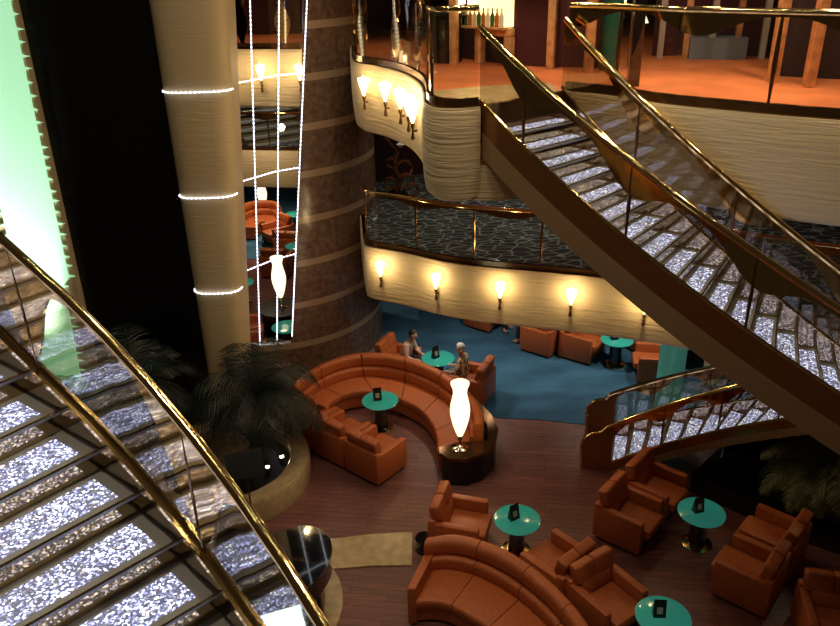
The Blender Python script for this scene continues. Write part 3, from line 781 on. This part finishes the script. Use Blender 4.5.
tb0 = cd0 = None
tabs = [((-.77, 12.12), 'in front of the long curved sofa', -80), ((1.33, 8.77), 'in the middle foreground, between two orange armchairs', -60), ((4.01, 8.83), 'at the right between facing orange armchairs', -75),
        ((4.1, 14.27), 'far away on the blue carpet beside the green pillar', -80), ((2.89, 6.93), 'cut by the bottom edge of the photo', -95), ((.34, 13.66), 'between the man in pink and the white haired woman', -50),
        ((-3.85, 23.4), 'tiny and distant beside the distant curved sofa', None), ((-3.42, 20.5), 'tiny and distant beside the third bead string', None), ((-2.95, 15.3), 'low behind the bead strings near the tower base', None), ((-4.5, 17.9), 'far off at the edge of the cream column', None)]
for (x, y), lab, ca in tabs:
    L = 'round teal glass cocktail table '+lab; zc = .012 if (y > 13 and x > -1) or y > 21.6 else 0
    if tb0 is None: tb0 = make_table(L); tb0.location = (x, y, zc)
    else: dup(tb0, (x, y, zc), 0, L)
    if ca is not None:
        L = 'black folded menu card on the table '+lab.replace('between the man in pink and the white haired woman', 'between two seated people').replace('far away on the blue carpet beside the green pillar', 'beside the green pillar')
        p = (x-.05, y+.02, .6035+zc)
        if cd0 is None: cd0 = make_card(L); cd0.location = p; cd0.rotation_euler = (0, 0, R(ca))
        else: dup(cd0, p, R(ca), L)
def make_lamp(label):
    t = thing('vase_lamp', (0, 0, 0), 0, label, 'lamp')
    MB().lathe([(0, 0), (.14, 0), (.14, .015), (.05, .035), (.02, .06), (.035, .1), (.018, .14), (.045, .18), (.02, .22), (.05, .25), (0, .25)], n=24).build('base', 'chrome', t, smooth=True)
    prof = [(.04, .24), (.075, .32), (.12, .46), (.155, .62), (.165, .72), (.155, .84), (.125, .98), (.11, 1.06), (.12, 1.14), (.15, 1.22), (.152, 1.24), (.0, 1.235)]
    MB().lathe(prof, n=28).build('shade', 'lamp_glass', t, smooth=True)
    return t
lm = make_lamp('tall glowing vase shaped glass lamp on the dark console at the sofa end'); lm.location = (.61, 10.62, .561)
dup(lm, (-3.22, 16.35, .6), 0, 'distant glowing vase lamp on a dark stand seen between the bead strings')
dup(lm, (-5.24, 25.3, .012), 0, 'tiny distant white lamp at the top left beyond the bead strings')
tag(MB().lathe([(0, 0), (.5, 0), (.5, .55), (.55, .56), (.55, .6), (0, .6)], (-3.22, 16.35, 0), 32).build('lamp_stand', 'black', smooth=True), 'round dark stand under the distant glowing vase lamp', 'stand')
def pl_(pos, e, col, size, name='room_light', typ='POINT', rot=None, spot=None, blend=.6):
    l = bpy.data.lights.new(name, typ); l.energy = e; l.color = col
    if typ == 'AREA': l.size = size
    else: l.shadow_soft_size = size
    if spot: l.spot_size = R(spot); l.spot_blend = blend
    o = bpy.data.objects.new(name, l); C.objects.link(o); o.location = pos
    if rot: o.rotation_euler = rot
    return o
pl_((.61, 10.30, 1.35), 10, (1, .8, .5), .15); pl_((-3.22, 15.9, 1.4), 8, (1, .8, .5), .15)

# green glass pillar
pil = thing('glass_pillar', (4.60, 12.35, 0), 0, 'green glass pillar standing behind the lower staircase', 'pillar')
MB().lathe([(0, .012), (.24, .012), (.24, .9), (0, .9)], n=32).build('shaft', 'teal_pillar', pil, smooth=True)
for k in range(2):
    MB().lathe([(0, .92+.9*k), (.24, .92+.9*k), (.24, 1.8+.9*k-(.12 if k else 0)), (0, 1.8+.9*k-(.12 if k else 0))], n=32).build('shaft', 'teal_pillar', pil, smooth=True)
wall_strip('wall_curved_cream', catmull([(5.55, 13.2), (5.9, 12.9), (6.5, 12.8)], 5), 0, 2.7, .2, 'cream', kind='structure')
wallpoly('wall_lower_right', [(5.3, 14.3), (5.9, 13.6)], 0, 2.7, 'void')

# floor box
tag(MB().lathe([(0, 0), (.14, 0), (.14, .22), (.12, .24), (0, .24)], (-.02, 8.86, 0), 20).build('floor_bin', 'gloss_black', smooth=True), 'small black glossy bin at the end of the marble strip', 'bin')

# ------------------------------------------------------------------ piano
pn = thing('grand_piano', (-2.05, 7.75, .0), R(0), 'glossy black grand piano behind the left handrail', 'piano')
outl = catmull([(-.75, -.62), (-.2, -.64), (.35, -.62), (.62, -.45), (.78, -.1), (.78, .25), (.62, .5), (.35, .6), (.1, .5), (-.15, .45), (-.45, .55), (-.75, .6)], 5)
outl = [(p[0], p[1]) for p in outl]
MB().prism(outl, .62, .9).build('case', 'gloss_black', pn, smooth=False)
MB().prism([(x*1.02, y*1.02) for x, y in outl], .905, .93).build('lid', 'gloss_black', pn)
MB().tube([(x*1.02, y*1.02, .92) for x, y in outl[8:46]], .008, 6).build('lid_edge', 'chrome', pn)
for x, y in ((-.55, -.45), (-.55, .42), (.6, .0)):
    MB().lathe([(.0, .06), (.035, .06), (.06, .5), (.06, .62), (0, .62)], (x, y, 0), 14).build('leg', 'gloss_black', pn, smooth=True)
    MB().lathe([(0, 0), (.035, 0), (.035, .06), (0, .06)], (x, y, 0), 12).build('caster', 'brass', pn)
box('keyboard', (-.95, -.55, .68), (-.75, .55, .74), 'card_print', pn)
sd = thing('illuminated_counter', (-1.78, 6.66, 0), R(20), 'counter with a glowing white and teal top, low behind the left handrail', 'counter')
box('cabinet', (-.45, -.3, 0), (.35, .3, .8), 'black', sd)
box('lit_top', (-.43, -.28, .8), (.33, .28, .83), 'screen', sd)
# music stand
ms = thing('music_stand', (-2.58, 9.15, 0), R(20), 'black perforated music stand between piano and planter', 'music stand')
mt = Matrix.Translation((0, 0, 1.4)) @ Matrix.Rotation(R(50), 4, 'X')
MB().box((-.27, -.19, -.008), (.27, .19, .008), mt).build('desk', 'black', ms)
MB().tube([(0, 0, .25), (0, 0, 1.38)], .012, 8).build('pole', 'black', ms)
for k in range(3):
    a = 2*PI*k/3; MB().tube([(0, 0, .3), (.28*math.cos(a), .28*math.sin(a), .012)], .009, 6).build('leg', 'black', ms)
# planter uplights
for (x, y, lab) in ((-4.05, 11.2, 'left'), (-2.62, 10.62, 'middle'), (-2.42, 10.9, 'right')):
    t = thing('uplight', (x, y, .201), 0, lab+'most small round uplight glowing in the planter' if lab != 'middle' else 'middle small round uplight glowing in the planter', 'spotlight')
    MB().lathe([(0, 0), (.06, 0), (.05, .07), (0, .07)], n=14).build('housing', 'chrome', t)
    MB().lathe([(0, .07), (.035, .07), (.02, .085), (0, .09)], n=14).build('bulb', 'bulb', t, smooth=True)

# ------------------------------------------------------------------ palms
def palm(name, loc, height, nf, flen, mat, label, seed, droop=1.0, spread=(0, 360), thin=.012, ymax=99):
    rr = random.Random(seed); t = thing(name, loc, 0, label, 'palm')
    if height > .05:
        MB().tube([(0, 0, 0), (.03, .02, height*.5), (0, 0, height)], .07, 8, [.09, .07, .06]).build('trunk', 'trunk', t, smooth=True)
    for f in range(nf):
        az = R(spread[0]+(spread[1]-spread[0])*(f+rr.random()*.7)/nf); el = R(75-65*rr.random()); L = flen*(.7+.4*rr.random())
        p = Vector((0, 0, height)); d = Vector((math.cos(az)*math.cos(el), math.sin(az)*math.cos(el), math.sin(el))); pts = [p.copy()]
        nseg = 12
        for k in range(nseg):
            p = p+d*(L/nseg); d = (d+Vector((0, 0, -.11*droop*(1+k*.12)))).normalized(); pts.append(p.copy())
        mb = MB().tube(pts, .006, 4, [.012*(1-k/(nseg+2)) for k in range(nseg+1)])
        side = Vector((-math.sin(az), math.cos(az), 0))
        for k in range(2, nseg*3):
            u = k/(nseg*3); i = min(nseg-1, int(u*nseg)); q = pts[i].lerp(pts[i+1], u*nseg-i); tg = (pts[i+1]-pts[i]).normalized()
            ll = L*.30*math.sin(PI*min(1, u*.85+.12))*(.85+.3*rr.random())
            for s in (-1, 1):
                dirv = (side*s+tg*.75+Vector((0, 0, -.25-.3*rr.random()))).normalized(); e = q+dirv*ll; w_ = tg*thin
                mid = q.lerp(e, .5)+Vector((0, 0, .03*ll))
                mb.add([q-w_*.6, q+w_*.6, mid+w_, mid-w_, e+Vector((0, 0, -.12*ll))], [[0, 1, 2, 3], [3, 2, 4]])
        for v in mb.v: v.y = min(v.y, ymax-loc[1]-.02*rr.random()); v.z = max(v.z, .05-loc[2])
        mb.build('frond', mat, t)
    return t
palm('palm', (-2.75, 11.0, .2), 1.15, 46, 1.5, 'palm_dark', 'large dark palm in the round planter in front of the cream column', 1, 1.5, ymax=11.72)
palm('palm', (-4.75, 11.2, 0), 1.6, 30, 1.4, 'palm_dark', 'dark palm against the black panel behind the left handrail', 2, 1.2, ymax=12.08)
palm('palm', (-5.6, 11.2, 0), 1.0, 16, 1.3, 'palm_dark', 'dark palm silhouetted against the glowing green strip', 5, .8, ymax=11.88)
palm('palm', (6.0, 9.35, .37), .6, 26, 1.2, 'palm_pale', 'pale green palm in the black planter bed at the right edge', 9, 1.2)
palm('palm', (5.7, 12.3, .012), .2, 12, .8, 'palm_dark', 'dark plant behind the top of the lower staircase', 12, 1.2)

# ------------------------------------------------------------------ sculpture
sc = thing('bronze_sculpture', (-.42, 16.1, 3.25), 0, 'bronze bird like sculpture with a white flower by the marble tower', 'sculpture')
MB().lathe([(0, 0), (.25, 0), (.2, .1), (0, .1)], n=16).build('base', 'black', sc)
MB().tube(catmull([(0, 0, .1), (.06, 0, .4), (-.05, 0, .7), (.03, 0, 1.0)], 5), .05, 8).build('stem', 'bronze', sc, smooth=True)
for (x, z, r_) in ((.18, .35, .16), (.16, .62, .17), (-.15, .3, .13), (.3, .15, .14), (-.1, .75, .1)):
    MB().tube([(x+r_*math.cos(2*PI*k/12), 0, z+r_*math.sin(2*PI*k/12)) for k in range(13)], .035, 8).build('scroll', 'bronze', sc, smooth=True)
MB().tube(catmull([(.03, 0, 1.0), (-.1, 0, 1.15), (-.22, 0, 1.3)], 4), .02, 6, None).build('leaf', 'bronze', sc, smooth=True)
MB().lathe([(0, 0), (.04, .03), (.09, .09), (.05, .12), (0, .1)], (.1, 0, 1.05), 12).build('flower', 'white_petal', sc, smooth=True)

# ------------------------------------------------------------------ upper deck bar
def frame_arch(name, p0, p1, zt, w, label, mat='marble_frame', z0=6.5):
    """marble surround: two posts and a head between plan points"""
    t = thing(name, (p0[0], p0[1], z0), math.atan2(p1[1]-p0[1], p1[0]-p0[0]), label, 'door frame'); L = math.dist(p0, p1)
    box('post', (0, -.06, 0), (w, .06, zt-z0-w), mat, t, .01); box('post', (L-w, -.06, 0), (L, .06, zt-z0-w), mat, t, .01)
    box('head', (0, -.06, zt-z0-w), (L, .06, zt-z0), mat, t, .02)
    return t
frame_arch('marble_arch', (.95, 12.1), (1.42, 11.62), 7.02, .12, 'low marble surround under the lit bottle shelf')
frame_arch('marble_arch', (.55, 12.0), (1.98, 11.3), 7.62, .11, 'tall marble surround behind the top of the curved staircase')
bc = thing('bar_shelf', (1.0, 12.0, 7.03), R(-45), 'lit bar shelf with bottles on the upper deck behind the stair head', 'shelf')
box('glow_panel', (-.35, .1, 0), (.5, .13, .5), 'shelf_glow', bc)
box('shelf_board', (-.35, -.1, -.03), (.5, .1, 0), 'marble_frame', bc)
bot = None
def make_bottle(mat, label):
    t = tag(MB().lathe([(0, 0), (.032, 0), (.034, .14), (.012, .19), (.012, .25), (0, .25)], n=12).build('bottle', mat, origin=(0, 0, 0), smooth=True), label, 'bottle', 'bottles on the lit bar shelf'); return t
mats = ['bottle_green', 'bottle_amber', 'bottle_clear']; protos = [None]*3
for k in range(9):
    u = -.3+k*.085; c_, s_ = math.cos(R(-45)), math.sin(R(-45)); x, y = 1.0+u*c_, 12.0+u*s_
    lab = ['dark green bottle on the lit bar shelf', 'amber bottle on the lit bar shelf', 'clear pale bottle on the lit bar shelf'][k % 3]
    if protos[k % 3] is None: protos[k % 3] = make_bottle(mats[k % 3], lab); o = protos[k % 3]
    else: o = protos[k % 3].copy(); C.objects.link(o)
    o.location = (x, y, 7.031)
tag(MB().lathe([(0, 0), (.24, 0), (.27, .3), (.27, .64), (.32, .66), (.32, .7), (0, .7)], (.50, 12.3, 6.51), 28).build('bar_pedestal', 'black', smooth=True), 'round dark bar counter at the far left of the upper deck', 'bar counter')
tag(MB().lathe([(0, 0), (.05, 0), (.05, .02), (.02, .04), (.02, .1), (.12, .12), (.1, .35), (0, .35)], (.66, 12.2, 7.211), 20).build('bar_lamp', 'flame', smooth=True), 'bright glowing lamp on the round dark bar counter', 'lamp')
for (px, py, h_, w_, lab) in ((772, 82, 3.0, .16, 'left marble post of the dark alcove at the upper right'), (808, 87, 3.0, .16, 'right marble post of the dark alcove at the upper right'), (588, 72, 3.0, .17, 'narrow pale marble post beside the dark doorway behind the curved staircase')):
    p = at(px, py, 6.5)
    tag(MB().box((p.x-w_*.36, p.y-.06, 6.5), (p.x+w_*.36, p.y+.06, 6.5+h_), None, .01).build('marble_post', 'marble_frame', smooth=True), lab, 'post')
p = at(632, 86, 6.5)
tag(MB().box((p.x-.07, p.y-.07, 6.5), (p.x+.07, p.y+.07, 9.5), None, .01).build('black_post', 'gloss_black', smooth=True), 'slim black post standing on the orange carpet of the upper deck', 'post')
p = at(612, 72, 6.5)
tag(MB().lathe([(0, 0), (.14, 0), (.14, 2.9), (0, 2.9)], (p.x, p.y+.2, 6.5), 24).build('teal_column', 'teal_dark', smooth=True), 'dark teal round column left of the black post on the upper deck', 'column')
p = at(645, 60, 6.9)
hl = thing('pendant_lamp', (2.75, 9.9, 7.2), 0, 'white bell shaped lampshade beside the black post on the upper deck', 'lamp')
MB().lathe([(0, .13), (.04, .12), (.07, .06), (.1, 0), (0, 0)], n=20).build('shade', 'shade_white', hl, smooth=True)
MB().tube([(0, 0, .13), (0, 0, 2.4)], .006, 6).build('cord', 'black', hl)
# recess at the back of the upper deck
rc = thing('lit_cabinet', (4.2, 12.0, 6.5), R(-12), 'lit cabinet with pale columns at the back of the upper deck', 'cabinet')
box('back_board', (-.6, .3, 0), (1.0, .36, 2.6), 'maroon', rc)
for k in range(5): box('post', (-.55+.36*k, -.05, 0), (-.47+.36*k, .05, 2.4), ('marble_frame' if k % 2 else 'card_print'), rc)
box('counter', (-.1, -.12, 0), (.7, .28, .3), 'bluegrey', rc)
for k, (x, y) in enumerate(((3.0, 12.0), (3.12, 12.8), (3.2, 13.6), (3.3, 14.4))):
    s = dup(sc0, (x+.02, y, 7.3), 0, ['nearest', 'second', 'third', 'farthest'][k]+' of the four torch sconces on the upper deck side wall')

# ------------------------------------------------------------------ people
def skin_body(name, verts, edges, radii, mat, parent, root=0, sub=2):
    me = bpy.data.meshes.new(name); me.from_pydata(verts, edges, []); o = bpy.data.objects.new(name, me); C.objects.link(o)
    md = o.modifiers.new('s', 'SKIN'); md.use_smooth_shade = True
    sv = me.skin_vertices[0].data
    for i, r_ in enumerate(radii): sv[i].radius = (r_, r_) if not isinstance(r_, tuple) else r_; sv[i].use_root = (i == root)
    ss = o.modifiers.new('b', 'SUBSURF'); ss.levels = sub; ss.render_levels = sub
    dg = bpy.context.evaluated_depsgraph_get(); dg.update(); ev = o.evaluated_get(dg)
    me2 = bpy.data.meshes.new_from_object(ev); bpy.data.objects.remove(o)
    me2.name = name; me2.materials.clear(); me2.materials.append(M[mat])
    for p in me2.polygons: p.use_smooth = True
    o2 = bpy.data.objects.new(name, me2); C.objects.link(o2); o2.parent = parent
    return o2
def seated(loc, rz, label, shirt, trouser, hair, long_hair=False, lean=0, armfwd=0):
    """faces local +X; seat surface at z .43"""
    t = thing('person', loc, rz, label, 'person')
    J = dict(pel=(0, 0, .53), bel=(-.01+lean*.2, 0, .68), che=(.0+lean*.5, 0, .88), nk=(.02+lean*.8, 0, 1.04), hd0=(.035+lean*.9, 0, 1.11), hd=(.05+lean, 0, 1.19), hdt=(.045+lean, 0, 1.26))
    V = [J['pel'], J['bel'], J['che'], J['nk'], J['hd0'], J['hd'], J['hdt']]; E = [(0, 1), (1, 2), (2, 3), (3, 4), (4, 5), (5, 6)]; Rd = [.145, .13, .14, .055, .06, .092, .07]
    def chain(start, pts, rs):
        prev = start
        for p, r_ in zip(pts, rs): V.append(p); Rd.append(r_); E.append((prev, len(V)-1)); prev = len(V)-1
        return prev
    arms = []; legs = []
    for s in (-1, 1):
        sh = (lean*.6, s*.18, .95); el = (.06+lean*.6, s*.25, .70); wr = (.28+armfwd, s*.17, .64)
        w_ = chain(2, [sh, el, wr, (.34+armfwd, s*.16, .64)], [.062, .045, .03, .034]); arms.append((sh, el, wr))
        for k, (dy, ln, rz_) in enumerate(((-.03, .075, .0085), (-.01, .085, .009), (.01, .08, .009), (.028, .065, .008))):
            chain(w_, [(.37+armfwd, s*.16+dy, .645), (.37+armfwd+ln*.6, s*.16+dy*1.1, .635), (.37+armfwd+ln, s*.16+dy*1.1, .615)], [.011, rz_, .007])
        chain(w_, [(.33+armfwd, s*.16-s*.045, .645), (.37+armfwd, s*.16-s*.06, .635)], [.012, .009])
        hip = (.08, s*.10, .52); kn = (.46, s*.13, .50); an = (.48, s*.14, .10)
        chain(0, [hip, kn, (.47, s*.135, .3), an, (.58, s*.15, .05)], [.085, .06, .052, .036, .034]); legs.append((hip, kn, an))
    skin_body('body', V, E, Rd, 'skin', t)
    # shirt
    V = [(0, 0, .56), (-.01+lean*.2, 0, .70), (lean*.5, 0, .88), (.012+lean*.75, 0, .99)]; E = [(0, 1), (1, 2), (2, 3)]; Rd = [.165, .15, .16, .085]
    for sh, el, wr in arms: chain(2, [sh, el, tuple(el[i]+(wr[i]-el[i])*.75 for i in range(3))], [.08, .06, .045])
    skin_body('shirt', V, E, Rd, shirt, t)
    V = [(0, 0, .55)]; E = []; Rd = [.158]
    for hip, kn, an in legs: chain(0, [hip, kn, tuple(kn[i]+(an[i]-kn[i])*.5 for i in range(3)), (an[0], an[1], .14)], [.1, .075, .066, .055])
    skin_body('trousers', V, E, Rd, trouser, t)
    for hip, kn, an in legs: skin_body('shoe', [(an[0]-.03, an[1], .055), (an[0]+.06, an[1], .05), (an[0]+.15, an[1]+.005, .042)], [(0, 1), (1, 2)], [.05, .045, .04], 'shoe', t, 0, 1)
    hx, hz = J['hd'][0], J['hd'][2]
    mb = MB(); bm = bmesh.new(); bmesh.ops.create_icosphere(bm, subdivisions=3, radius=1)
    for v in bm.verts:
        c = v.co.copy(); v.co = Vector((c.x*.108-.018, c.y*.098, c.z*.11+.035))
    dl = [v for v in bm.verts if v.co.x > .035 and v.co.z < .085 or v.co.z < (-.05 if not long_hair else -.09)]
    bmesh.ops.delete(bm, geom=dl, context='VERTS'); bm.verts.index_update()
    mb.add([v.co+Vector((hx, 0, hz)) for v in bm.verts], [[v.index for v in f.verts] for f in bm.faces]); bm.free()
    mb.build('hair', hair, t, smooth=True)
    fx = hx+.088
    MB().add([(fx-.01, -.012, hz+.02), (fx-.01, .012, hz+.02), (fx+.012, 0, hz-.02), (fx-.008, -.016, hz-.024), (fx-.008, .016, hz-.024)], [[0, 2, 1], [0, 3, 2], [1, 2, 4], [2, 3, 4]]).build('nose', 'skin', t)
    mb = MB()
    for s in (-1, 1): mb.lathe([(0, -.008), (.010, 0), (0, .008)], (fx-.012, s*.032, hz+.022), 8)
    mb.build('eyes', 'hair_dark', t)
    box('mouth', (fx-.016, -.022, hz-.05), (fx-.004, .022, hz-.042), 'shirt_pink', t)
    for s in (-1, 1): box('ear', (hx-.01, s*.092-.008, hz-.02), (hx+.02, s*.092+.008, hz+.035), 'skin', t, .006)
    return t
def sit(ch, a, label, **k):
    x, y = ch; t = seated((x+.05*math.cos(R(a)), y+.05*math.sin(R(a)), .012), R(a), label, **k); t.scale = (.88, .88, .88); return t
sit((-.38, 13.94), -25, 'person with dark hair in a pale pink shirt seated facing right at the far table', shirt='shirt_pink', trouser='trousers', hair='hair_dark', lean=.2, armfwd=.06)
sit((.88, 13.14), 155, 'person with white hair in a cream floral blouse seated at the far table', shirt='floral', trouser='trousers_grey', hair='hair_white', long_hair=True, lean=.05)
sit((1.62, 16.3), -38, 'person in dark trousers on the left dim armchair, upper body hidden by the deck', shirt='trousers', trouser='trousers', hair='hair_dark')
sit((2.62, 15.14), 142, 'person with a pink sleeve in the dim armchair under the deck, facing left', shirt='shirt_pink', trouser='trousers', hair='hair_dark')

# ------------------------------------------------------------------ lights
warm = (1, .76, .48)
def spot(x, y, z, e, deg=70, col=warm, size=.08): return pl_((x, y, z), e, col, size, 'downlight', 'SPOT', (0, 0, 0), deg, .8)
for x, y, e in ((3.3, 9.3, 540), (4.7, 8.0, 430), (1.2, 8.8, 150), (1.4, 7.0, 90), (0, 11.9, 230), (-1.0, 12.6, 190), (.8, 10.9, 160), (2.0, 10.5, 260), (-1.6, 10.6, 45), (-.6, 8.2, 50)):
    spot(x, y, 10.5 if x < 2.6 and y < 11 else 10.5, e, 42)
spot(-2.6, 4.6, 10.8, 260, 60)  # unseen spot added to brighten the wide left flight
spot(6.0, 8.9, 3.4, 90, 80, (.95, 1, .75))  # unseen spot added to pick out the pale palm
# under middle deck
for x, y in ((1.5, 14.6), (3.6, 14.0), (.3, 13.6), (4.9, 13.6)): spot(x, y, 2.65, 75, 120, (1, .85, .65))
for x, y in ((.4, 15.5), (2.8, 14.8), (5.4, 12.6), (1.5, 13.5)): spot(x, y, 5.85, 45, 130, (1, .82, .6))
# upper deck
spot(.7, 9.3, 9.5, 120, 40, (1, .8, .45))
for x, y, e in ((.6, 10.3, 75), (1.4, 10.4, 80), (3.2, 9.8, 70), (4.4, 8.9, 75), (3.8, 12.0, 50), (-.3, 13.5, 60), (-2.6, 15.6, 60)): spot(x, y, 9.5, e, 100, (1, .74, .45))
# distance
for x, y in ((-4.9, 23.6), (-4.0, 22.3), (-4, 19), (-3.6, 15.5)): spot(x, y, 2.66 if y > 21.5 else 9.0, 130 if y > 21.5 else (420 if y > 17 else 60), 110)
pl_((-4.2, 19.6, 3.6), 30, warm, .1); pl_((-5, 22.5, 5.6), 40, (.7, .85, 1), .1)  # first one is an unseen fill point added for the far fascia
# off-frame fill points added above the atrium, mirrored in the brass
for x, y in ((-2, 5), (1.5, 5), (4.5, 4.5), (-2, 9), (1, 12), (4.5, 8.5)): pl_((x, y, 12.5), 230, (1, .8, .55), .12, 'atrium_fill_light', 'POINT')
for k in range(26):
    a = 2*PI*k/26*3.3; rr_ = 1.2+.17*k
    pl_((.8+rr_*math.cos(a), 7.5+rr_*math.sin(a), 11.2), 9, (1, .86, .62), .045, 'ceiling_star')
# green-white uplight washing the strip
g = pl_((-6.36, 11.3, .9), 5000, (.85, 1, .88), .1, 'strip_uplight', 'SPOT', (R(167), 0, 0), 26)

w = bpy.data.worlds.new('world'); bpy.context.scene.world = w; w.use_nodes = True
w.node_tree.nodes['Background'].inputs[0].default_value = (.35, .24, .15, 1); w.node_tree.nodes['Background'].inputs[1].default_value = .06
s = bpy.context.scene
s.view_settings.view_transform = 'Standard'; s.view_settings.look = 'None'; s.view_settings.exposure = .2; s.view_settings.gamma = 1
s.cycles.use_denoising = True
s.cycles.max_bounces = 8; s.cycles.transparent_max_bounces = 24
s.cycles.sample_clamp_indirect = 4
